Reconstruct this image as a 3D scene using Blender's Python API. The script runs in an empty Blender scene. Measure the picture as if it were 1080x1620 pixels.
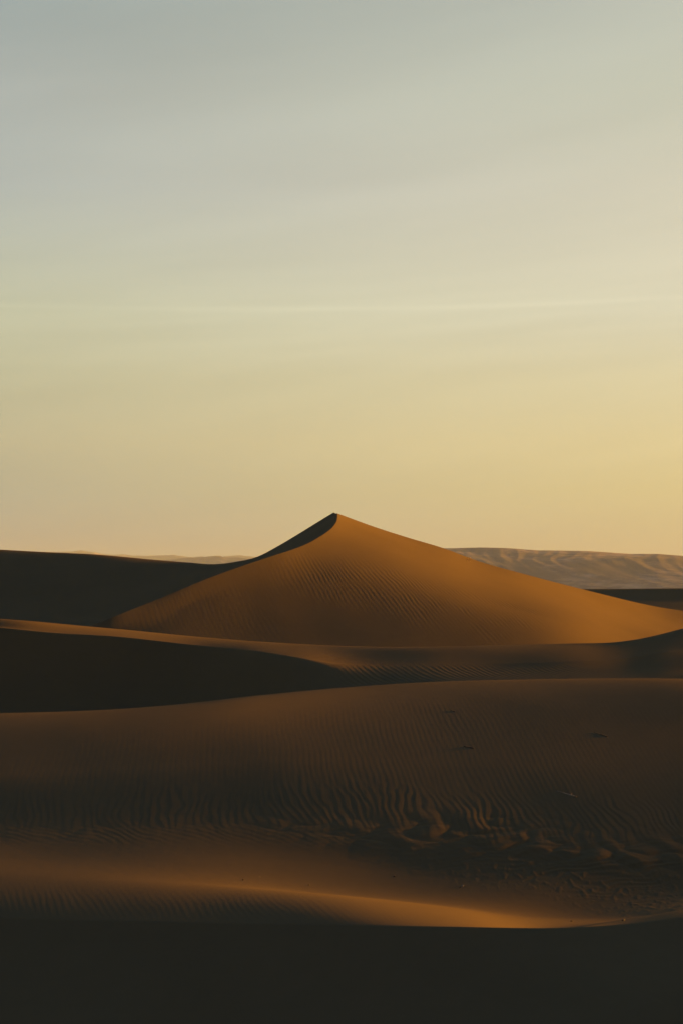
import bpy, math, random, os
import numpy as np
from mathutils import Vector

random.seed(7)
PI = math.pi
# ------------------------------------------------------------------ camera
F = 2478.0            # focal length in photo pixels (55 mm on a 36 mm tall frame)
HOR = 935.0           # row of the true horizon in the photograph
sc = bpy.context.scene
cam = bpy.data.cameras.new('camera')
cam.sensor_fit = 'VERTICAL'; cam.sensor_height = 36.0; cam.lens = F / 1620 * 36.0
cam.shift_y = (HOR - 810.0) / 1620.0
cam.clip_start = 0.1; cam.clip_end = 120000
co = bpy.data.objects.new('camera', cam); sc.collection.objects.link(co)
co.rotation_euler = (PI / 2, 0, 0); co.location = (0, 0, 0)
sc.camera = co

# ------------------------------------------------------------------ light
EXPO = 3.0
SUN_AZ, SUN_EL = math.radians(62), math.radians(4.2)
S = Vector((math.sin(SUN_AZ) * math.cos(SUN_EL), math.cos(SUN_AZ) * math.cos(SUN_EL), math.sin(SUN_EL)))
sl = bpy.data.lights.new('sun', 'SUN'); sl.energy = 5.0; sl.angle = math.radians(3.0)
sl.color = (1.0, 0.39, 0.022)
so = bpy.data.objects.new('sun', sl); sc.collection.objects.link(so)
so.rotation_euler = S.to_track_quat('Z', 'Y').to_euler()
sc.view_settings.view_transform = 'Standard'; sc.view_settings.look = 'None'
sc.view_settings.exposure = EXPO; sc.view_settings.gamma = 1.0
sc.view_settings.use_curve_mapping = False

def lin(c):
    return tuple((v / 255 / 12.92) if v / 255 <= 0.04045 else ((v / 255 + 0.055) / 1.055) ** 2.4 for v in c)

class NT:
    """small helper for writing node trees"""
    def __init__(s, tree): s.t = tree
    def n(s, typ, **kw):
        nd = s.t.nodes.new(typ)
        for k, v in kw.items(): setattr(nd, k, v)
        return nd
    def put(s, sock, v):
        if v is None: return
        if hasattr(v, 'links') or isinstance(v, bpy.types.NodeSocket): s.t.links.new(v, sock)
        else: sock.default_value = v
    def m(s, op, a, b=None, c=None, clamp=False):
        nd = s.n('ShaderNodeMath', operation=op, use_clamp=clamp)
        for i, v in enumerate((a, b, c)): s.put(nd.inputs[i], v)
        return nd.outputs[0]
    def comb(s, x, y, z):
        nd = s.n('ShaderNodeCombineXYZ')
        for i, v in enumerate((x, y, z)): s.put(nd.inputs[i], v)
        return nd.outputs[0]
    def noise(s, vec, scale, detail=3, rough=0.5, dist=0.0):
        nd = s.n('ShaderNodeTexNoise')
        s.put(nd.inputs['Vector'], vec); nd.inputs['Scale'].default_value = scale
        nd.inputs['Detail'].default_value = detail; nd.inputs['Roughness'].default_value = rough
        nd.inputs['Distortion'].default_value = dist
        return nd.outputs['Fac']
    def ramp(s, fac, stops, interp='LINEAR'):
        nd = s.n('ShaderNodeValToRGB'); cr = nd.color_ramp; cr.interpolation = interp
        while len(cr.elements) > 1: cr.elements.remove(cr.elements[-1])
        cr.elements[0].position = stops[0][0]; cr.elements[0].color = (*stops[0][1], 1)
        for p, c in stops[1:]:
            e = cr.elements.new(p); e.color = (*c, 1)
        s.put(nd.inputs[0], fac)
        return nd.outputs[0]
    def mix(s, fac, a, b, blend='MIX', clampf=True):
        nd = s.n('ShaderNodeMix', data_type='RGBA', blend_type=blend, clamp_factor=clampf)
        s.put(nd.inputs[0], fac); s.put(nd.inputs[6], a); s.put(nd.inputs[7], b)
        return nd.outputs[2]

world = bpy.data.worlds.new('World'); sc.world = world; world.use_nodes = True
wt = world.node_tree; wt.nodes.clear(); W = NT(wt)
tc = W.n('ShaderNodeTexCoord'); sep = W.n('ShaderNodeSeparateXYZ'); wt.links.new(tc.outputs['Generated'], sep.inputs[0])
dx, dy, dz = sep.outputs
zc = W.m('MAXIMUM', dz, 0.0)
def zof(v): return math.sin(math.atan((HOR - v) / F))
k = 1 / 2 ** EXPO
def sk(c): return tuple(x * k for x in lin(c))
zf = W.m('POWER', zc, 0.5)                      # finer steps near the horizon
def P(v): return math.sqrt(zof(v))
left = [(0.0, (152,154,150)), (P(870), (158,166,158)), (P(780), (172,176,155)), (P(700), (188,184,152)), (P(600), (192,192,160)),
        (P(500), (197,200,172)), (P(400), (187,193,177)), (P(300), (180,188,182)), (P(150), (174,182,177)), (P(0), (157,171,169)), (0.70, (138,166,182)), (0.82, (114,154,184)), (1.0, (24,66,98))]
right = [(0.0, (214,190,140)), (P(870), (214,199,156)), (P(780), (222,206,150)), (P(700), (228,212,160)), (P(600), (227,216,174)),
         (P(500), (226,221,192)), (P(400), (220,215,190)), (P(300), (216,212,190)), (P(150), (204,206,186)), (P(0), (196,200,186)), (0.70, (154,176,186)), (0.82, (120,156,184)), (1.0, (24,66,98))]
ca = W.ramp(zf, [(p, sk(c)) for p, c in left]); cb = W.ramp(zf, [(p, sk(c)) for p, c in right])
# distance in azimuth from the sun
c = W.m('ADD', W.m('MULTIPLY', dx, S.x / math.cos(SUN_EL)), W.m('MULTIPLY', dy, S.y / math.cos(SUN_EL)))
cl, cr_ = math.cos(SUN_AZ + math.radians(12.3)), math.cos(SUN_AZ - math.radians(12.3))
t = W.m('DIVIDE', W.m('SUBTRACT', c, cl), cr_ - cl)
t = W.m('MINIMUM', W.m('MAXIMUM', t, -0.5), 1.7)
base = W.mix(t, ca, cb, clampf=False)
# unseen sky behind the viewer dimmed and blued, added to keep facing slopes dark
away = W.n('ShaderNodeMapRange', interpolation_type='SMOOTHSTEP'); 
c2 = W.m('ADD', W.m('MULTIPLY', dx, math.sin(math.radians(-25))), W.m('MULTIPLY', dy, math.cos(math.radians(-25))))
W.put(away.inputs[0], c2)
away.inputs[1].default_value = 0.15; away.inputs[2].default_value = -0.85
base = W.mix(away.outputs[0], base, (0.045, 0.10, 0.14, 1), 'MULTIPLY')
# thin cirrus veil: long streaks
az = W.m('ARCTAN2', dx, dy)
elv = W.m('ARCSINE', dz)
sv = W.comb(W.m('MULTIPLY', az, 2.2), W.m('SUBTRACT', W.m('MULTIPLY', elv, 16.0), W.m('MULTIPLY', az, 2.2)), 0.0)
n1 = W.noise(sv, 1.0, 4, 0.5, 0.3)
sv2 = W.comb(W.m('MULTIPLY', az, 5.0), W.m('SUBTRACT', W.m('MULTIPLY', elv, 90.0), W.m('MULTIPLY', az, 5.0)), 3.3)
n2 = W.noise(sv2, 1.0, 3, 0.5, 0.2)
band = W.m('SUBTRACT', elv, 0.1785)
band = W.m('SUBTRACT', band, W.m('MULTIPLY', az, 0.012))
band = W.m('ADD', band, W.m('MULTIPLY', W.m('SUBTRACT', n2, 0.5), 0.004))
def gauss(x, s): return W.m('EXPONENT', W.m('MULTIPLY', W.m('POWER', W.m('ABSOLUTE', W.m('DIVIDE', x, s)), 2.0), -1.0))
line = gauss(band, 0.0016)
wide = gauss(W.m('SUBTRACT', elv, 0.165), 0.035)
f = W.m('ADD', 1.0, W.m('MULTIPLY', W.m('SUBTRACT', n1, 0.5), 0.30))
f = W.m('ADD', f, W.m('MULTIPLY', W.m('MULTIPLY', W.m('SUBTRACT', n2, 0.47), 0.20), wide))
f = W.m('ADD', f, W.m('MULTIPLY', line, W.m('MULTIPLY', n1, 0.13)))
vf = W.comb(f, f, W.m('MULTIPLY', f, 1.0))
base = W.mix(1.0, base, vf, 'MULTIPLY')
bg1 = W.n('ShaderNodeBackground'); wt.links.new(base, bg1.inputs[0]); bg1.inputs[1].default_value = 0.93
sky = W.n('ShaderNodeTexSky', sky_type='NISHITA', sun_disc=False, sun_elevation=SUN_EL, sun_rotation=SUN_AZ, dust_density=3.0)
bg2 = W.n('ShaderNodeBackground'); wt.links.new(sky.outputs[0], bg2.inputs[0]); bg2.inputs[1].default_value = 0.002
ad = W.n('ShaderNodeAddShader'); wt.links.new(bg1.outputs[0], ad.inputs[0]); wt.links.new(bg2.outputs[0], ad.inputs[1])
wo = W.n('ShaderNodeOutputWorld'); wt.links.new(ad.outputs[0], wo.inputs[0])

sc.cycles.max_bounces = 6; sc.cycles.diffuse_bounces = 3; sc.cycles.volume_bounces = 0

# ------------------------------------------------------------------ numpy noise
_rng = np.random.RandomState(11)
_perm = _rng.permutation(256); _perm = np.concatenate([_perm, _perm])
_ga = _rng.rand(256) * 2 * PI; _gx, _gy = np.cos(_ga), np.sin(_ga)
def perlin(x, y, seed=0):
    x = x + seed * 17.31; y = y + seed * 5.77
    xi = np.floor(x).astype(np.int64); yi = np.floor(y).astype(np.int64)
    xf = x - xi; yf = y - yi
    u = xf ** 3 * (xf * (xf * 6 - 15) + 10); v = yf ** 3 * (yf * (yf * 6 - 15) + 10)
    def g(ix, iy, fx, fy):
        h = _perm[(_perm[ix & 255] + iy) & 255]
        return _gx[h] * fx + _gy[h] * fy
    a = g(xi, yi, xf, yf); b = g(xi + 1, yi, xf - 1, yf)
    c_ = g(xi, yi + 1, xf, yf - 1); d = g(xi + 1, yi + 1, xf - 1, yf - 1)
    return (a + u * (b - a)) * (1 - v) + (c_ + u * (d - c_)) * v
def fbm(x, y, o=4, seed=0, gain=0.5):
    r = 0; a = 1; s = 1
    for i in range(o):
        r = r + a * perlin(x * s, y * s, seed + i * 3); a *= gain; s *= 2.03
    return r
def sstep(a, b, x):
    t = np.clip((x - a) / (b - a), 0, 1); return t * t * (3 - 2 * t)

# ------------------------------------------------------------------ materials
def sand_material(name, base, dark, grain=1.0, scale=1.0):
    m = bpy.data.materials.new(name); m.use_nodes = True; t = m.node_tree; t.nodes.clear(); N = NT(t)
    g = N.n('ShaderNodeNewGeometry'); pos = g.outputs['Position']
    big = N.noise(pos, 0.16 * scale, 4, 0.6)
    mid = N.noise(pos, 3.0 * scale, 3, 0.6)
    fine = N.noise(pos, 60.0 * scale, 2, 0.7)
    f = N.m('ADD', N.m('MULTIPLY', big, 0.55), N.m('ADD', N.m('MULTIPLY', mid, 0.2), N.m('MULTIPLY', fine, 0.25)), clamp=True)
    col = N.ramp(f, [(0.3, dark), (0.7, base)])
    bs = N.n('ShaderNodeBsdfPrincipled'); t.links.new(col, bs.inputs['Base Color'])
    bs.inputs['Roughness'].default_value = 0.95
    bs.inputs['Specular IOR Level'].default_value = 0.0
    b = N.n('ShaderNodeBump'); b.inputs['Strength'].default_value = 0.5 * grain; b.inputs['Distance'].default_value = 0.004
    t.links.new(N.noise(pos, 45 * scale, 3, 0.65), b.inputs['Height']); t.links.new(b.outputs[0], bs.inputs['Normal'])
    o = N.n('ShaderNodeOutputMaterial'); t.links.new(bs.outputs[0], o.inputs[0])
    return m
SAND_A, SAND_B = (0.112, 0.088, 0.057), (0.090, 0.071, 0.046)
M_sand = sand_material('sand', SAND_A, SAND_B)
M_plain = sand_material('plain_sand', SAND_A, SAND_B, 0.5, 0.05)

def tag(o, label=None, cat=None, group=None, kind=None):
    for k_, v in (('label', label), ('category', cat), ('group', group), ('kind', kind)):
        if v: o[k_] = v
    return o

def grid_mesh(name, X, Y, Z, mat, normals=None):
    nr, nc = X.shape
    me = bpy.data.meshes.new(name)
    co_ = np.stack([X, Y, Z], -1).reshape(-1, 3).astype(np.float32)
    idx = np.arange(nr * nc).reshape(nr, nc)
    a = idx[:-1, :-1]; b = idx[:-1, 1:]; c_ = idx[1:, 1:]; d = idx[1:, :-1]
    q = np.stack([a, b, c_, d], -1).reshape(-1, 4).astype(np.int32)
    me.vertices.add(len(co_)); me.vertices.foreach_set('co', co_.ravel())
    me.loops.add(q.size); me.loops.foreach_set('vertex_index', q.ravel())
    me.polygons.add(len(q)); me.polygons.foreach_set('loop_start', np.arange(0, q.size, 4, dtype=np.int32))
    me.update(calc_edges=True)
    me.polygons.foreach_set('use_smooth', np.ones(len(q), dtype=bool))
    if normals is not None:
        me.normals_split_custom_set_from_vertices(normals.reshape(-1, 3).astype(np.float32))
    me.materials.append(mat)
    o = bpy.data.objects.new(name, me); sc.collection.objects.link(o)
    return o

# ------------------------------------------------------------------ dune field
# columns are directions from the view point (u = column of the photo), rows run away from it
us_in = np.arange(-40, 1121, 1.4)
us_l = -40 - np.cumsum(np.geomspace(2, 260, 60)); us_r = 1120 + np.cumsum(np.geomspace(2, 300, 60))
U = np.concatenate([us_l[::-1], us_in, us_r]); NC = len(U)
def curve(pts, sig=14.0):
    """smooth curve through control points, constant beyond the ends"""
    p = np.array(pts, float)
    g = np.arange(-900, 2000, 1.0)
    # monotone cubic
    x, y = p[:, 0], p[:, 1]; h = np.diff(x); dl = np.diff(y) / h
    m = np.zeros_like(y); m[0] = dl[0]; m[-1] = dl[-1]
    for i in range(1, len(x) - 1):
        m[i] = (dl[i - 1] * h[i] + dl[i] * h[i - 1]) / (h[i] + h[i - 1])
        if dl[i - 1] == 0 or dl[i] == 0: m[i] = 0
    gi = np.clip(g, x[0], x[-1]); j = np.clip(np.searchsorted(x, gi, 'right') - 1, 0, len(x) - 2)
    tt = (gi - x[j]) / h[j]
    v = ((2 * tt**3 - 3 * tt**2 + 1) * y[j] + (tt**3 - 2 * tt**2 + tt) * h[j] * m[j]
         + (-2 * tt**3 + 3 * tt**2) * y[j + 1] + (tt**3 - tt**2) * h[j] * m[j + 1])
    if sig > 0:
        r = int(sig * 3); kk = np.exp(-0.5 * (np.arange(-r, r + 1) / sig) ** 2); kk /= kk.sum()
        v = np.convolve(np.pad(v, r, 'edge'), kk, 'valid')
    return np.interp(U, g, v)
def Zof(D, v): return -D * (v - HOR) / F

knots = []
def knot(name, D, v=None, z=None, sf=None, sb=None, n=20, sigD=25.0, sigv=14.0, pw=1.0):
    """D depth, v photo row (or z height); sf/sb slope arriving/leaving; n rows to the next knot"""
    D = curve(D, sigD) if isinstance(D, list) else D
    z = Zof(D, curve(v, sigv)) if v is not None else (curve(z, 20) if isinstance(z, list) else z)
    knots.append(dict(name=name, D=D, z=z, sf=sf, sb=sb, n=n))

#KNOTS-BEGIN
LOS = 'los'
# -- foreground dune
knot('near', [(-300, 20.0), (1400, 20.0)], z=[(-300, -8.3), (1400, -8.3)], n=12)
knot('low', [(-300, 25.263), (800, 24.93), (1080, 24.114), (1400, 24.796)], v=[(-300, 1622), (0, 1622), (700, 1622), (1080, 1612), (1400, 1600)], n=70)
knot('brink', [(-300, 28.973), (400, 28.139), (900, 27.691), (1080, 27.835), (1400, 29.692)], v=[(-300, 1448), (0, 1453), (400, 1461), (700, 1466), (900, 1467), (980, 1463), (1080, 1451), (1400, 1410)],
     sf=curve([(-300, 0.421), (300, 0.421), (700, 0.369), (900, 0.26), (1080, 0.328)]), sb=curve([(-300, 0.258), (300, 0.146), (550, 0.149), (750, -0.209), (850, -0.404), (950, -0.126), (1080, 0.032)]), n=60)
GS = curve([(-300, 0.056), (0, 0.063), (300, -0.061), (500, -0.247), (650, -0.231), (850, -0.139), (1080, -0.061), (1400, -0.041)])
knot('glow', [(-300, 31.26), (0, 31.153), (300, 30.989), (600, 31.029), (800, 31.472), (900, 32.075), (1080, 32.2), (1400, 31.042)], v=[(-300, 1382.85), (0, 1386.04), (300, 1397.62), (500, 1414.34), (700, 1433.39), (850, 1451.85), (950, 1452.77), (1080, 1439.78), (1400, 1401.78)],
     sf=GS, sb=GS, n=60)
knot('trough', [(-300, 32.546), (0, 32.927), (300, 33.224), (600, 33.843), (800, 33.647), (1080, 34.468), (1400, 34.691)], v=[(-300, 1344.79), (0, 1353.38), (300, 1358.29), (500, 1368.11), (800, 1401.98), (1080, 1412.53), (1400, 1394.32)], n=60)
# -- second dune
knot('foot', [(-300, 34.266), (0, 34.522), (500, 35.394), (800, 35.396), (1080, 36.086), (1400, 38.375)], v=[(-300, 1309.6), (0, 1314.5), (500, 1316.96), (800, 1345.13), (1080, 1355.4), (1400, 1360.79)], n=110)
knot('mid', [(-300, 36.931), (0, 37.603), (500, 39.8), (1080, 40.954), (1400, 43.103)], v=[(-300, 1221.6), (0, 1223.84), (500, 1201.97), (1080, 1218.13), (1400, 1214.55)], n=110)
knot('crest2', [(-300, 43.581), (0, 43.4), (300, 45.678), (600, 52.065), (1080, 51.974), (1400, 49.342)],
     v=[(-300, 1135), (0, 1128), (100, 1125.5), (200, 1121), (300, 1112.5), (400, 1101), (500, 1091), (600, 1083.5), (700, 1078.5), (800, 1075.5), (900, 1073.5), (1000, 1073), (1080, 1073.5), (1400, 1098)], sf=LOS, sb=LOS, n=14)
knot('valley3', [(-300, 54), (0, 54.6), (400, 55.6), (600, 55.2), (900, 55.2), (1080, 54), (1200, 53), (1400, 51.5)], z=[(-300, -5.3), (0, -5.3), (400, -5.1), (470, -4.3), (520, -3.7), (600, -3.52), (700, -3.4), (800, -3.3), (1080, -3.22), (1400, -3.3)], sf=-0.02, sb=0.06, n=90)
# -- third dune
knot('brink3', [(-300, 60.376), (0, 60.751), (300, 61.273), (480, 58.409), (600, 58.828), (800, 60.016), (900, 60.531), (1080, 63.627), (1200, 65.155), (1400, 59.628)],
     v=[(-300, 975), (0, 993), (85, 1001), (180, 1006.5), (300, 1020), (400, 1030), (470, 1040), (520, 1047), (700, 1050), (900, 1047), (980, 1043), (1080, 1030), (1400, 1030)],
     sf=curve([(-300, 0.621), (400, 0.614), (450, 0.424), (500, 0.096), (560, 0.139), (1400, 0.226)], 10), sb=curve([(-300, 0.144), (400, 0.124), (520, 0.178), (1400, -0.095)], 10), n=36, sigv=8)
knot('crest3', [(-300, 62.934), (0, 61.712), (300, 65.722), (600, 62.136), (900, 65.285), (1080, 69.139), (1200, 70.04), (1400, 67.625)],
     v=[(-300, 960), (0, 979), (50, 982.5), (100, 987), (200, 996), (300, 1006), (400, 1014.5), (500, 1020), (600, 1023), (700, 1022.5), (800, 1020.5), (900, 1018.5), (976, 1016), (1013, 1010.5), (1050, 1002), (1080, 994), (1180, 984), (1400, 1005)], sf=LOS, sb=LOS, n=12, sigv=8)
# -- pyramid dune: a smooth windward face, cut by the S shaped edge of the slip face
knot('valley4', [(-300, 67.932), (600, 70.242), (1400, 71.214)], z=[(-300, -2.809), (150, -2.842), (530, -3.909), (800, -4.591), (1080, -4.617), (1400, -5.072)], n=90)
FR_D = curve([(-300, 74.633), (0, 74.892), (150, 73.815), (250, 77.656), (340, 81.177), (414, 85.665), (466, 89.086), (505, 93.176), (530, 95.684), (600, 99.669), (800, 99.849), (1080, 111.577), (1400, 111.237)], 18)
FR_v = curve([(-300, 1090), (0, 1025), (150, 966), (250, 916), (340, 868), (414, 829), (466, 812), (505, 806), (530, 811), (545, 816.4), (560, 822), (592, 833.5), (640, 849), (703, 868), (754, 887), (828, 908), (926, 933.5), (1050, 962), (1080, 966.5), (1400, 1010)], 5)
FR_z = Zof(FR_D, FR_v)
FM_D = curve([(-300, 69.655), (0, 69.764), (150, 70.692), (250, 73.809), (340, 77.198), (414, 78.266), (530, 81.783), (700, 83.747), (900, 84.666), (1400, 88.771)], 40)
FM_z = curve([(-300, -3.967), (0, -3.464), (150, -2.844), (250, -1.503), (340, -0.263), (414, -0.147), (480, 0.322), (530, 0.658), (600, 0.549), (700, -0.092), (800, -0.895), (900, -1.75), (1000, -3.086), (1080, -3.731), (1400, -3.949)], 30)
FM_s = curve([(-300, 0.344), (0, 0.515), (300, 0.637), (530, 0.506), (800, 0.216), (1080, 0.188), (1400, 0.05)], 30)
FR_s = curve([(-300, 0.288), (250, 0.207), (530, 0.052), (700, 0.09), (900, 0.179), (1400, 0.436)], 30)
sigp = 1.0
v1 = curve([(-300, 1150), (-50, 1060), (50, 1028), (150, 988), (200, 968), (250, 948), (340, 911), (390, 893), (414, 885), (440, 876.5), (466, 868), (490, 858), (505, 849.5), (518, 841), (526, 834), (530.5, 828), (533, 825), (538, 827), (560, 835), (592, 845.5), (640, 861), (703, 880), (754, 899), (828, 920), (926, 945.5), (1050, 974), (1080, 978.5), (1400, 1022)], sigp)
tt_ = np.linspace(0, 1, 600)[:, None]; hf = FR_D - FM_D
fz = ((2*tt_**3 - 3*tt_**2 + 1) * FM_z + (tt_**3 - 2*tt_**2 + tt_) * hf * FM_s + (-2*tt_**3 + 3*tt_**2) * FR_z + (tt_**3 - tt_**2) * hf * FR_s)
fd = FM_D + tt_ * hf
fv = HOR - F * fz / fd
hit = fv <= v1
i1 = np.where(hit.any(0), hit.argmax(0), 599); lim = np.where(U > 533.5, 594, 594); i1 = np.clip(i1, 120, lim)
cc = np.arange(NC)
def interp_hit(A_):
    f0 = fv[i1 - 1, cc] - v1; f1 = fv[i1, cc] - v1
    w = np.where((f0 > 0) & (f1 <= 0) & (i1 < lim), f0 / np.maximum(f0 - f1, 1e-9), 1.0)
    return A_[i1 - 1, cc] * (1 - w) + A_[i1, cc] * w
D1 = interp_hit(fd); z1 = interp_hit(fz)
fs = np.gradient(fz, axis=0) / np.gradient(fd * np.ones_like(fz), axis=0)
s1f = interp_hit(fs)
# ridge that closes the slip face against the sky
D2 = curve([(-300, 114), (0, 112), (200, 108), (340, 104), (405, 101), (528, 100.2), (600, 101.5), (800, 104.5), (1080, 107.5), (1400, 109)], 1.5)
v2 = curve([(-300, 862), (0, 869.5), (75, 873.5), (150, 877), (250, 886), (300, 890), (340, 892.5), (377, 888), (405, 881.5), (440, 863.8), (470, 846), (500, 827.5), (515, 818.3), (524, 812.9), (526.5, 811.4), (528.5, 810.4), (531, 810.9), (534, 812.2), (544, 816), (592, 833.5), (640, 849), (703, 868), (754, 887), (828, 908), (865, 919), (926, 932.5), (976, 947), (1050, 961.5), (1080, 966), (1400, 1010)], sigp)
wr = curve([(-300, 1), (528.5, 1), (533, 0), (600, 0)], 0.6)     # 1 on the slip face, 0 on the right hand ridge
D2 = wr * D2 + (1 - wr) * FR_D
z2 = wr * Zof(D2, v2) + (1 - wr) * FR_z
wl = curve([(200, 1), (330, 1), (400, 0), (600, 0)], 8)
DH = wl * curve([(-300, 92), (0, 91), (300, 91), (400, 93)]) + (1 - wl) * (D1 + D2) / 2
vH = curve([(-300, 990), (0, 988), (150, 975), (250, 958), (300, 940), (350, 917), (400, 900)])
lin_ = (z1 + z2) / 2
zH = wl * Zof(DH, vH) + (1 - wl) * lin_
cho = (z2 - z1) / np.maximum(D2 - D1, 0.5)
knot('face_mid', FM_D, z=FM_z, sf=FM_s, sb=FM_s, n=200)
FACE = len(knots) - 1
knot('edge', D1, z=z1, sf=s1f, sb=wl * -0.1 + (1 - wl) * (wr * cho + (1 - wr) * 0.5 * (s1f + cho)), n=44)
hs = (z2 - zH) / (D2 - DH)
knot('hollow', DH, z=zH, sf=wl * 0.12 + (1 - wl) * cho, sb=wl * 0.16 + (1 - wl) * cho, n=44)
knot('ridge', D2, z=z2, sf=wl * 0.10 + (1 - wl) * (wr * cho + (1 - wr) * np.clip(cho * 0.6, -0.03, 0.3)), sb=LOS, n=16)
knot('valley5', [(-300, 125), (1400, 125)], z=[(-300, -3.0), (1400, -4.5)], n=10)
knot('far', [(-300, 140), (1400, 140)], z=[(-300, -9.8), (1400, -9.8)], n=1)
#KNOTS-END

K = len(knots)
Dk = np.array([k_['D'] for k_ in knots]); Zk = np.array([k_['z'] for k_ in knots])
# out of the frame the dunes run out sideways into the plain
fade = sstep(4200, 1700, U) * sstep(-2600, -700, U)
Zk = Zk * fade + (-9.8) * (1 - fade)
h = np.diff(Dk, axis=0); dl = np.diff(Zk, axis=0) / h
auto = np.zeros_like(Dk); auto[0] = dl[0]; auto[-1] = dl[-1]
for i in range(1, K - 1):
    auto[i] = (dl[i - 1] * h[i] + dl[i] * h[i - 1]) / (h[i] + h[i - 1])
for i in range(K):   # soften the tangents across the columns
    if knots[i]['name'] not in ('edge', 'hollow', 'ridge'):
        g_ = np.exp(-0.5 * (np.arange(-60, 61) / 18.0) ** 2); g_ /= g_.sum()
        auto[i] = np.convolve(np.pad(auto[i], 60, 'edge'), g_, 'valid')
def slope(i, s, side):
    if s is None: return auto[i]
    if isinstance(s, str):
        if s == 'los': return Zk[i] / Dk[i] * fade
    return s * fade
DD, ZZ, ROWN = [], [], []
start = {}
for i in range(K - 1):
    kd = knots[i]; n = kd['n']; start[kd['name']] = sum(len(r) for r in DD) if DD else 0
    t_ = (np.arange(n) / n)[:, None]
    a = slope(i, kd['sb'], 'b'); b = slope(i + 1, knots[i + 1]['sf'], 'f')
    DD.append(Dk[i] + t_ * h[i])
    if i == FACE:
        # rows of the windward face follow the smooth face itself
        dd_ = FM_D + (D1 - FM_D) * t_; q = (dd_ - FM_D) / hf
        zz_ = ((2*q**3 - 3*q**2 + 1) * FM_z + (q**3 - 2*q**2 + q) * hf * FM_s + (-2*q**3 + 3*q**2) * FR_z + (q**3 - q**2) * hf * FR_s)
        ZZ.append(zz_ * fade + (-9.8) * (1 - fade)); continue
    if i in (FACE + 1, FACE + 2):
        # right of the peak the windward face simply runs on up to the ridge
        q = (DD[-1] - FM_D) / hf
        zf_ = ((2*q**3 - 3*q**2 + 1) * FM_z + (q**3 - 2*q**2 + q) * hf * FM_s + (-2*q**3 + 3*q**2) * FR_z + (q**3 - q**2) * hf * FR_s)
        zh_ = (2*t_**3 - 3*t_**2 + 1) * Zk[i] + (t_**3 - 2*t_**2 + t_) * h[i] * a + (-2*t_**3 + 3*t_**2) * Zk[i + 1] + (t_**3 - t_**2) * h[i] * b
        zz_ = wr * zh_ + (1 - wr) * zf_
        ZZ.append(zz_ * fade + (-9.8) * (1 - fade)); continue
    ZZ.append((2*t_**3 - 3*t_**2 + 1) * Zk[i] + (t_**3 - 2*t_**2 + t_) * h[i] * a + (-2*t_**3 + 3*t_**2) * Zk[i + 1] + (t_**3 - t_**2) * h[i] * b)
DD.append(Dk[-1:]); ZZ.append(Zk[-1:]); start['far'] = sum(len(r) for r in DD) - 1
DD = np.concatenate(DD); ZZ = np.concatenate(ZZ); NR = len(DD)
rows = np.arange(NR)[:, None] * np.ones(NC)
UU = np.ones((NR, 1)) * U
XX = DD * (UU - 540) / F; YY = DD
VV = HOR - F * ZZ / DD

# ---- wind ripples and rough ground, as relief of the mesh
def rowmask(a, b, fa=20, fb=20):
    ra, rb = start[a], start[b]
    return sstep(ra, ra + fa, rows) * (1 - sstep(rb - fb, rb, rows))
def ripple(x, y, lam, ang, warp, seed, wscale=1.0, sharp=0.25, rot=0.0):
    w = warp * fbm(x * 0.35 * wscale, y * 0.22 * wscale, 3, seed) + 0.18 * warp * perlin(x * 2.2, y * 0.9, seed + 9)
    ph = 2 * PI / lam * (x * math.cos(ang) + y * math.sin(ang)) + 2 * PI * w
    return np.sin(ph) + sharp * np.sin(2 * ph + 0.6)
infr = sstep(-160, -60, UU) * sstep(1260, 1140, UU)
H_ = np.zeros_like(ZZ)
# large soft undulation keeps the sheets from looking drawn
H_ += 0.035 * fbm(XX * 0.10, YY * 0.08, 3, 40) * rowmask('low', 'ridge', 30, 60) * 0.7
#RIPPLES-BEGIN
patch = np.clip(0.85 + 0.55 * fbm(XX * 0.25, YY * 0.18, 3, 70), 0.45, 1.2)
def srow(name, off): return start[name] + off
# pyramid: an oblique belt of clear ripples, faint ones around it
mP = sstep(srow('valley4', 0), srow('valley4', 30), rows) * sstep(srow('edge', 0), srow('edge', -60), rows)
hP = ripple(XX, YY, 0.26, math.radians(24), 1.1, 1)
belt = np.exp(-((VV - (910 + (UU - 520) * 0.20)) / (38.0 + 10 * sstep(600, 800, UU))) ** 2) * sstep(400, 540, UU)
H_ += 0.0040 * hP * mP * (belt * (1 + 1.3 * sstep(560, 800, UU)) + 0.17) * patch * infr
# third dune
m3 = sstep(500, 620, UU + 0 * rows) * sstep(srow('brink3', 4), srow('brink3', -25), rows) * sstep(srow('valley3', 0), srow('valley3', 10), rows)
H_ += 0.0055 * ripple(XX, YY, 0.24, math.radians(26), 1.2, 5) * m3 * patch * infr
# second dune: small ripples that grow into big ones near its foot
m2 = sstep(srow('crest2', -20), srow('crest2', -80), rows) * sstep(srow('foot', 0), srow('foot', 20), rows)
lowp = np.exp(-((rows - srow('foot', 34)) / 26.0) ** 2)
toR = sstep(300, 900, UU)
H_ += (0.00022 + 0.0005 * toR) * ripple(XX, YY, 0.15, math.radians(4), 1.0, 12) * m2 * (1 - 0.8 * lowp) * patch * infr
r2 = ripple(XX, YY, 0.195, math.radians(9), 1.7, 15, 1.8, 0.35)
H_ += (0.0022 + 0.0020 * toR) * r2 * lowp * infr * np.clip(0.8 + 0.9 * fbm(XX * 0.8, YY * 0.5, 2, 60), 0.25, 1.3)
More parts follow.
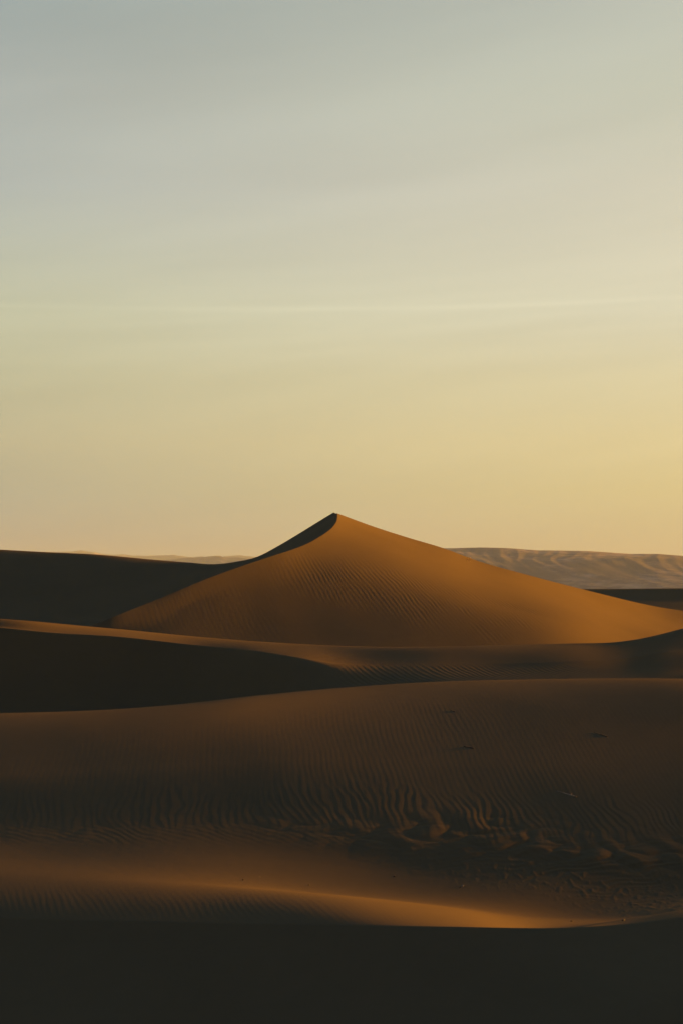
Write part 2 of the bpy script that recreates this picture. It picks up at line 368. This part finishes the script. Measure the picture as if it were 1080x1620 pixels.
# scoured, lobed sand where the slope meets the trough
rg = rows - srow('foot', 0)
zone = np.exp(-((rg - 4 + 9 * np.sin(UU / 70)) / 26.0) ** 2) * (0.12 + 0.88 * sstep(350, 850, UU))
a1 = math.radians(24)
xr = XX * math.cos(a1) + YY * math.sin(a1); yr = -XX * math.sin(a1) + YY * math.cos(a1)
xw = xr + 0.35 * perlin(xr * 0.9, yr * 1.1, 77); yw = yr + 0.25 * perlin(xr * 1.1, yr * 1.3, 78)
lobe = np.abs(perlin(xw * 1.0, yw * 1.5, 80)) ** 0.75 * 2.0
tails = 1 - np.abs(perlin(xw * 0.7, yw * 5.0, 83)) * 2.2
H_ += zone * infr * (0.040 * lobe + 0.013 * tails + 0.010 * np.abs(perlin(xw * 2.4, yw * 3.6, 86))) * (1 + 0.4 * toR)
clz = np.exp(-((rg + 34 + 26 * sstep(800, 1050, UU)) / (28.0 + 22 * sstep(800, 1050, UU))) ** 2) * sstep(450, 950, UU)
clod = sstep(0.10, 0.42, perlin(XX * 6.0, YY * 3.6, 91)) + 0.6 * sstep(0.15, 0.45, perlin(XX * 12.0, YY * 7.0, 95))
H_ += clz * infr * (0.010 * clod * (1 + 0.6 * perlin(XX * 13, YY * 9, 93)) + 0.012 * tails)
# curved tails of the ripples on the left
zl = np.exp(-((rg + 8) / 20.0) ** 2)
H_ += 0.0011 * ripple(XX, YY, 0.20, math.radians(58), 1.5, 33, 1.5) * zl * infr
# foreground dune: ripples in the band between brink and glow
mf = np.exp(-((rows - srow('brink', 16)) / 26.0) ** 2) * sstep(960, 820, UU)
H_ += 0.0003 * ripple(XX, YY, 0.13, math.radians(20), 1.3, 21, 1.6) * mf * infr * (0.4 + 0.8 * patch)
# trough floor fine unevenness
H_ += 0.0016 * fbm(XX * 4, YY * 3, 3, 55) * rowmask('glow', 'mid', 20, 60) * infr
# faint slide marks on the foreground slope
ms = rowmask('low', 'brink', 10, 20) * infr
H_ += 0.005 * fbm((XX + 0.9 * YY) * 1.6, YY * 0.25, 3, 61) * ms * (0.4 + sstep(500, 1000, UU))
#RIPPLES-END
ZZ = ZZ + H_

# vertex normals shared over the whole field so that neighbouring dunes meet without a seam
Pn = np.stack([XX, YY, ZZ], -1)
fn = np.cross(Pn[1:, 1:] - Pn[:-1, :-1], Pn[1:, :-1] - Pn[:-1, 1:])      # quad normals
Nn = np.zeros_like(Pn)
for a_, b_ in ((slice(0, -1), slice(0, -1)), (slice(0, -1), slice(1, None)), (slice(1, None), slice(0, -1)), (slice(1, None), slice(1, None))):
    Nn[a_, b_] += fn / np.linalg.norm(fn, axis=-1, keepdims=True) ** 0.5
Nn /= np.linalg.norm(Nn, axis=-1, keepdims=True)
def patch_obj(name, r0, r1, c0=0, c1=None, label=None):
    c1 = NC if c1 is None else c1
    s_ = (slice(r0, r1 + 1), slice(c0, c1))
    o = grid_mesh(name, XX[s_], YY[s_], ZZ[s_], M_sand, Nn[s_])
    tag(o, label, 'sand dune', kind='structure')
    return o
cs = int(np.searchsorted(U, 375))
patch_obj('sand_dune', 0, start['trough'], label='nearest low dune in deep shade with a thin sunlit streak along its crest')
patch_obj('sand_dune', start['trough'], start['valley3'], label='broad brown rippled dune slope across the middle foreground')
patch_obj('sand_dune', start['valley3'], start['valley4'], label='narrow dune ridge with a dark slip face on its left half')
patch_obj('sand_dune', start['valley4'], start['edge'], 0, None, label='sunlit orange rippled face of the peaked dune')
patch_obj('sand_dune', start['edge'], start['far'], cs, None, label='crest and shaded slip face of the peaked dune')
patch_obj('sand_dune', start['edge'], start['far'], 0, cs + 1, label='dark shaded dune at the left behind the peaked dune')

# ------------------------------------------------------------------ the dune the viewer stands on
gx = np.linspace(-70, 70, 180); gy = np.linspace(-70, 27, 130)
GX, GY = np.meshgrid(gx, gy)
zn = np.where(GY > 0, -1.65 - 0.335 * GY * sstep(-2, 4, GY), -1.65 - 0.0016 * GY ** 2)
zn = zn - 0.002 * GX ** 2 + 0.06 * fbm(GX * 0.1, GY * 0.1, 3, 5)
edge = sstep(70, 45, np.abs(GX)) * sstep(-70, -50, GY)
zn = np.maximum(zn, -9.9) * edge + (-10.3) * (1 - edge)
zn = np.where(zn < -9.6, -10.3, zn)
o = grid_mesh('sand_dune', GX, GY, zn, M_sand)
tag(o, 'dune the view is taken from, outside the picture', 'sand dune', kind='structure')

# ------------------------------------------------------------------ dune behind on the right
du = np.linspace(-10, 150, 260); dv = np.linspace(0, 1, 60)
A, B = np.meshgrid(du, dv)
yc = 172 + 0.02 * A
prof_y = 130 + 75 * B
zt = 0.25 + 0.35 * np.sin((A - 28) / 26.0) * 0.6 - 0.00025 * (A - 34) ** 2
zt = np.where(A < 12, zt - (12 - A) * 0.12, zt)
s1 = sstep(0, 1, (prof_y - 152) / (170 - 152)) 
zz = -7.5 + (zt + 7.5) * np.where(prof_y < 170, np.clip((prof_y - 150) / 20, 0, 1) ** 0.8, 1 - sstep(170, 205, prof_y))
zz = np.where(prof_y < 170, zt - (170 - prof_y) * 0.075 + 0.0 * A + 0.9 * np.exp(-((170 - prof_y) / 2.5)) - 0.9, zt - 10.5 * sstep(170, 205, prof_y))
zz += 0.05 * fbm(A * 0.1, prof_y * 0.1, 3, 14)
o = grid_mesh('sand_dune', A, prof_y, zz, M_sand)
tag(o, 'dark flat topped dune behind the right foot of the peaked dune', 'sand dune', kind='structure')

# ------------------------------------------------------------------ plain
r_ = np.concatenate([np.linspace(0.0, 400, 30), np.geomspace(430, 11600, 40)]); th = np.linspace(0, 2 * PI, 129)
R_, T_ = np.meshgrid(r_, th, indexing='ij')
zp = -9.8 + 0.6 * fbm(R_ * np.cos(T_) * 0.004, R_ * np.sin(T_) * 0.004, 2, 3) * sstep(300, 900, R_)
o = grid_mesh('desert_floor', R_ * np.sin(T_), R_ * np.cos(T_), zp, M_plain)
tag(o, 'flat sandy plain reaching the horizon', 'desert floor', kind='structure')

# ------------------------------------------------------------------ hills
def rock_material(name, c0, c1, c2, scale):
    m = bpy.data.materials.new(name); m.use_nodes = True; t = m.node_tree; t.nodes.clear(); N = NT(t)
    g = N.n('ShaderNodeNewGeometry'); pos = g.outputs['Position']
    a = N.noise(pos, scale, 6, 0.6, 0.6); b = N.noise(pos, scale * 7, 4, 0.6)
    f = N.m('ADD', N.m('MULTIPLY', a, 0.7), N.m('MULTIPLY', b, 0.3))
    col = N.ramp(f, [(0.36, c0), (0.52, c1), (0.62, c2)])
    bs = N.n('ShaderNodeBsdfPrincipled'); t.links.new(col, bs.inputs['Base Color']); bs.inputs['Roughness'].default_value = 1.0
    bs.inputs['Specular IOR Level'].default_value = 0.05
    o = N.n('ShaderNodeOutputMaterial'); t.links.new(bs.outputs[0], o.inputs[0])
    return m
M_rock = rock_material('hill_rock', (0.022, 0.022, 0.060), (0.048, 0.042, 0.088), (0.22, 0.18, 0.20), 0.0045)
def hills(D0, depth, u0, u1, top, rough, seed, cols, rws, label, ridges=1.0):
    uu = np.linspace(u0, u1, cols) if u1 < 1300 else np.concatenate([np.linspace(u0, 1180, cols), np.linspace(1190, u1, 60)]); tt = np.linspace(-0.75, 1, rws)
    A, B = np.meshgrid(uu, tt)
    D = D0 + depth * B
    X = D * (A - 540) / F
    H = np.interp(A, [p[0] for p in top], [p[1] for p in top])
    zt = D0 * (HOR - H) / F
    base = -12.0
    env = np.where(B < 0, 1 - np.abs(B / 0.75) ** 1.35, 1 - np.abs(B) ** 2)
    s = ridges / depth
    wx = X * s * 2.2 + 0.5 * perlin(X * s * 1.5, D * s * 1.5, seed + 4)
    rid = 1 - np.abs(perlin(wx, D * s * 1.5, seed)) * 2
    rid += 0.5 * (1 - np.abs(perlin(wx * 2.1 + 0.5 * D * s, D * s * 1.6, seed + 1)) * 2)
    rid += 0.25 * (1 - np.abs(perlin(wx * 4.6, D * s * 2.2, seed + 2)) * 2) + 0.16 * (1 - np.abs(perlin(wx * 10, D * s * 4.5, seed + 3)) * 2) + 0.10 * perlin(wx * 22, D * s * 9, seed + 5)
    crest = np.exp(-(B / 0.10) ** 2)
    zz = base + (zt - base) * env * (1 + rough * (rid - 1.1) * (1 - 0.93 * crest) ) 
    zz = np.minimum(zz, np.maximum(base, (zt * 1.02)))
    o = grid_mesh('hills', X, D, zz, M_rock)
    tag(o, label, 'hills', kind='structure')
hills(3200, 900, 560, 2400, [(560, 872), (700, 867.5), (760, 866), (800, 867), (850, 870.5), (900, 871), (930, 871.5), (975, 874.5), (1000, 876), (1040, 876), (1080, 879), (1200, 884), (1500, 880), (2400, 900)], 0.13, 3, 560, 150, 'barren brown eroded hills behind the right shoulder of the peaked dune')
hills(7000, 1000, -500, 430, [(-500, 905), (-200, 900), (150, 893), (230, 888), (270, 886.5), (300, 884.5), (330, 882.5), (352, 881), (372, 881.5), (400, 884), (430, 888)], 0.30, 8, 360, 60, 'low brown range just left of the peaked dune')
hills(10000, 1200, -900, 640, [(-900, 890), (-300, 880), (0, 874), (60, 873.5), (110, 874), (128, 871.3), (150, 875), (175, 878), (230, 880), (275, 879), (300, 881.5), (345, 882), (362, 879.5), (380, 877.8), (392, 879.5), (440, 882), (640, 900)], 0.25, 12, 420, 50, 'palest and farthest hazy mountain range on the left horizon')

# ------------------------------------------------------------------ small things lying on the sand
import bmesh
def on_sand(u, v):
    """the point of the sand seen at photo pixel (u, v)"""
    c_ = int(np.searchsorted(U, u)); col_ = VV[:, c_]; j_ = np.where(col_ <= v)[0][0]
    q = (col_[j_ - 1] - v) / max(col_[j_ - 1] - col_[j_], 1e-6); q = min(max(q, 0), 1)
    d = DD[j_ - 1, c_] * (1 - q) + DD[j_, c_] * q; z = ZZ[j_ - 1, c_] * (1 - q) + ZZ[j_, c_] * q
    n = Nn[j_, c_]
    return Vector(((u - 540) * d / F, d, z)), Vector(n)
def plain_material(name, c0, c1, scale):
    m = bpy.data.materials.new(name); m.use_nodes = True; t = m.node_tree; t.nodes.clear(); N = NT(t)
    tcn = N.n('ShaderNodeTexCoord')
    col = N.ramp(N.noise(tcn.outputs['Object'], scale, 4, 0.6), [(0.35, c0), (0.65, c1)])
    bs = N.n('ShaderNodeBsdfPrincipled'); t.links.new(col, bs.inputs['Base Color']); bs.inputs['Roughness'].default_value = 0.8
    o_ = N.n('ShaderNodeOutputMaterial'); t.links.new(bs.outputs[0], o_.inputs[0])
    return m
M_dark = plain_material('dark_stone', (0.016, 0.012, 0.010), (0.045, 0.034, 0.026), 60)
M_pale = plain_material('pale_stone', (0.18, 0.13, 0.09), (0.34, 0.26, 0.18), 60)
M_wood = plain_material('weathered_wood', (0.20, 0.15, 0.11), (0.42, 0.33, 0.25), 40)
M_bark = plain_material('dark_wood', (0.022, 0.017, 0.013), (0.07, 0.05, 0.035), 40)
def stone(u, v, size, mat, label, flat=0.65, seed=1, yaw=0.4):
    bm = bmesh.new(); bmesh.ops.create_icosphere(bm, subdivisions=3, radius=1)
    rr = random.Random(seed)
    cuts = [Vector((rr.uniform(-1, 1), rr.uniform(-1, 1), rr.uniform(-0.6, 1))).normalized() for _ in range(9)]
    for vv in bm.verts:
        for c_ in cuts:
            d = vv.co.dot(c_) - 0.80
            if d > 0: vv.co -= c_ * d * 0.9
        vv.co *= 1 + 0.05 * math.sin(vv.co.x * 7 + seed) * math.sin(vv.co.y * 6) * math.sin(vv.co.z * 8)
        vv.co = Vector((vv.co.x * size, vv.co.y * size * 0.75, vv.co.z * size * flat))
    me = bpy.data.meshes.new('pebble'); bm.to_mesh(me); bm.free(); me.materials.append(mat)
    p, n = on_sand(u, v)
    o_ = bpy.data.objects.new('pebble', me); sc.collection.objects.link(o_)
    o_.location = p + n * size * flat * 0.35; o_.rotation_euler = (0.1, -0.15, yaw)
    tag(o_, label, 'pebble', 'pebbles lying in the sand of the trough')
    return o_
def tube(name, pts, rad, mat, parent=None, seg=8):
    """tapered bent tube through points"""
    bm = bmesh.new(); rings = []
    for k, p in enumerate(pts):
        a = pts[max(k - 1, 0)]; b = pts[min(k + 1, len(pts) - 1)]
        d = (b - a).normalized(); x = d.orthogonal().normalized(); y = d.cross(x)
        ring = [bm.verts.new(p + (x * math.cos(2 * PI * i / seg) + y * math.sin(2 * PI * i / seg)) * rad[k] * (1 + 0.15 * math.sin(3 * i + k))) for i in range(seg)]
        rings.append(ring)
    for A_, B_ in zip(rings, rings[1:]):
        for i in range(seg): bm.faces.new((A_[i], A_[(i + 1) % seg], B_[(i + 1) % seg], B_[i]))
    bm.faces.new(rings[0][::-1]); bm.faces.new(rings[-1]); bm.normal_update()
    me = bpy.data.meshes.new(name); bm.to_mesh(me); bm.free(); me.materials.append(mat)
    for f_ in me.polygons: f_.use_smooth = True
    o_ = bpy.data.objects.new(name, me); sc.collection.objects.link(o_)
    if parent: o_.parent = parent
    return o_
def twig(u0, v0, u1, v1_, r0, r1, mat, label, sides=(), lift=0.2, name='twig', wob=0.006):
    """stick lying on the sand from one seen point to another, with short side shoots"""
    base, _ = on_sand(u0, v0)
    root = bpy.data.objects.new(name, None); sc.collection.objects.link(root); root.location = base
    tag(root, label, 'twig', 'dry sticks and twigs on the dunes')
    pts, rad = [], []
    for k in range(9):
        t_2 = k / 8; p, n = on_sand(u0 + (u1 - u0) * t_2, v0 + (v1_ - v0) * t_2)
        rr_ = r0 + (r1 - r0) * t_2
        pts.append(p + n * (rr_ * lift + wob * math.sin(t_2 * 5.1 + u0) ** 2) - base); rad.append(rr_)
    tube('stem', pts, rad, mat, root)
    for t_2, dx_, dy_, dz_, rs in sides:
        p = pts[int(t_2 * 8)]
        q = [p + Vector((dx_, dy_, dz_)) * s_ + Vector((0, 0, 0.03 * s_ * s_)) for s_ in (0, 0.35, 0.7, 1)]
        tube('shoot', q, [rs, rs * 0.8, rs * 0.6, rs * 0.35], mat, root)
    return root
stone(384.5, 1393, 0.019, M_dark, 'small dark pebble, left one of the two on the glowing near crest', 0.8, 3)
stone(488.5, 1401, 0.022, M_dark, 'small dark pebble, right one of the two on the glowing near crest', 0.7, 5, 1.0)
stone(623, 1387, 0.034, M_dark, 'flat dark pebble near the middle of the trough behind the bright crest', 0.35, 8, 0.1)
stone(731, 1402, 0.030, M_pale, 'pale stone right of centre in the trough above the brightest sand', 0.7, 11, 0.7)
stone(727, 1404.5, 0.018, M_dark, 'tiny dark pebble touching the left side of the pale stone', 0.7, 12, 0.2)
stone(411, 1388, 0.014, M_pale, 'tiny brownish pebble just right of the left dark pebble', 0.5, 14, 0.9)
stone(903, 1457, 0.030, M_dark, 'dark pebble at the right end of the brightest crest', 0.45, 17, 0.3)
stone(985, 1456, 0.034, M_dark, 'dark pebble beside the near crest line at the right', 0.4, 19, 0.8)
twig(733, 1181, 749, 1184, 0.010, 0.006, M_bark, 'short dark forked twig in the middle of the broad rippled slope', [(0.4, 0.16, 0.02, 0.0, 0.004), (0.7, 0.08, -0.06, 0.0, 0.004)])
twig(938, 1159, 960, 1166, 0.004, 0.009, M_bark, 'thin dark twig high on the right of the broad rippled slope', [(0.6, 0.08, 0.03, 0.0, 0.004)])
twig(880, 1251, 911, 1261, 0.005, 0.015, M_wood, 'bleached half buried stick low on the right of the rippled slope', [(0.75, 0.02, 0.10, 0.02, 0.006)])
twig(711, 1124, 720, 1127, 0.004, 0.007, M_bark, 'tiny twig just below the crest of the broad rippled slope', [(0.5, 0.06, 0.0, 0.0, 0.003)])
# two bleached sticks standing near the long ridge of the peaked dune
def upright(u, v, hgt, lean, label):
    p, n = on_sand(u, v)
    root = bpy.data.objects.new('upright_stick', None); sc.collection.objects.link(root); root.location = p
    tag(root, label, 'stick', 'upright sticks on the peaked dune')
    pts = [Vector((lean * k / 5 * hgt, 0, -0.05 + (hgt + 0.05) * k / 5)) for k in range(6)]
    tube('stem', pts, [0.030, 0.027, 0.024, 0.022, 0.018, 0.012], M_wood, root)
    tube('shoot', [pts[3], pts[3] + Vector((0.05, 0, 0.05)), pts[3] + Vector((0.08, 0.01, 0.13))], [0.012, 0.010, 0.005], M_wood, root)
upright(743.5, 888, 0.24, -0.25, 'taller pale stick standing near the right ridge of the peaked dune')
upright(738, 887, 0.14, 0.1, 'shorter pale stick just left of the taller one near the ridge')

# ------------------------------------------------------------------ haze
bm = bmesh.new(); bmesh.ops.create_cube(bm, size=1.0)
for v in bm.verts:
    v.co = Vector((v.co.x * 23400, v.co.y * 23400, -12.0 if v.co.z < 0 else 268.0))
me = bpy.data.meshes.new('haze'); bm.to_mesh(me); bm.free()
hz = bpy.data.objects.new('haze', me); sc.collection.objects.link(hz); hz['kind'] = 'stuff'
hm = bpy.data.materials.new('haze_air'); hm.use_nodes = True; ht = hm.node_tree; ht.nodes.clear()
pv = ht.nodes.new('ShaderNodeVolumePrincipled'); pv.inputs['Color'].default_value = (0.27, 0.40, 0.95, 1)
pv.inputs['Density'].default_value = 0.0001; pv.inputs['Anisotropy'].default_value = 0.0
oo = ht.nodes.new('ShaderNodeOutputMaterial'); ht.links.new(pv.outputs[0], oo.inputs['Volume'])
me.materials.append(hm)
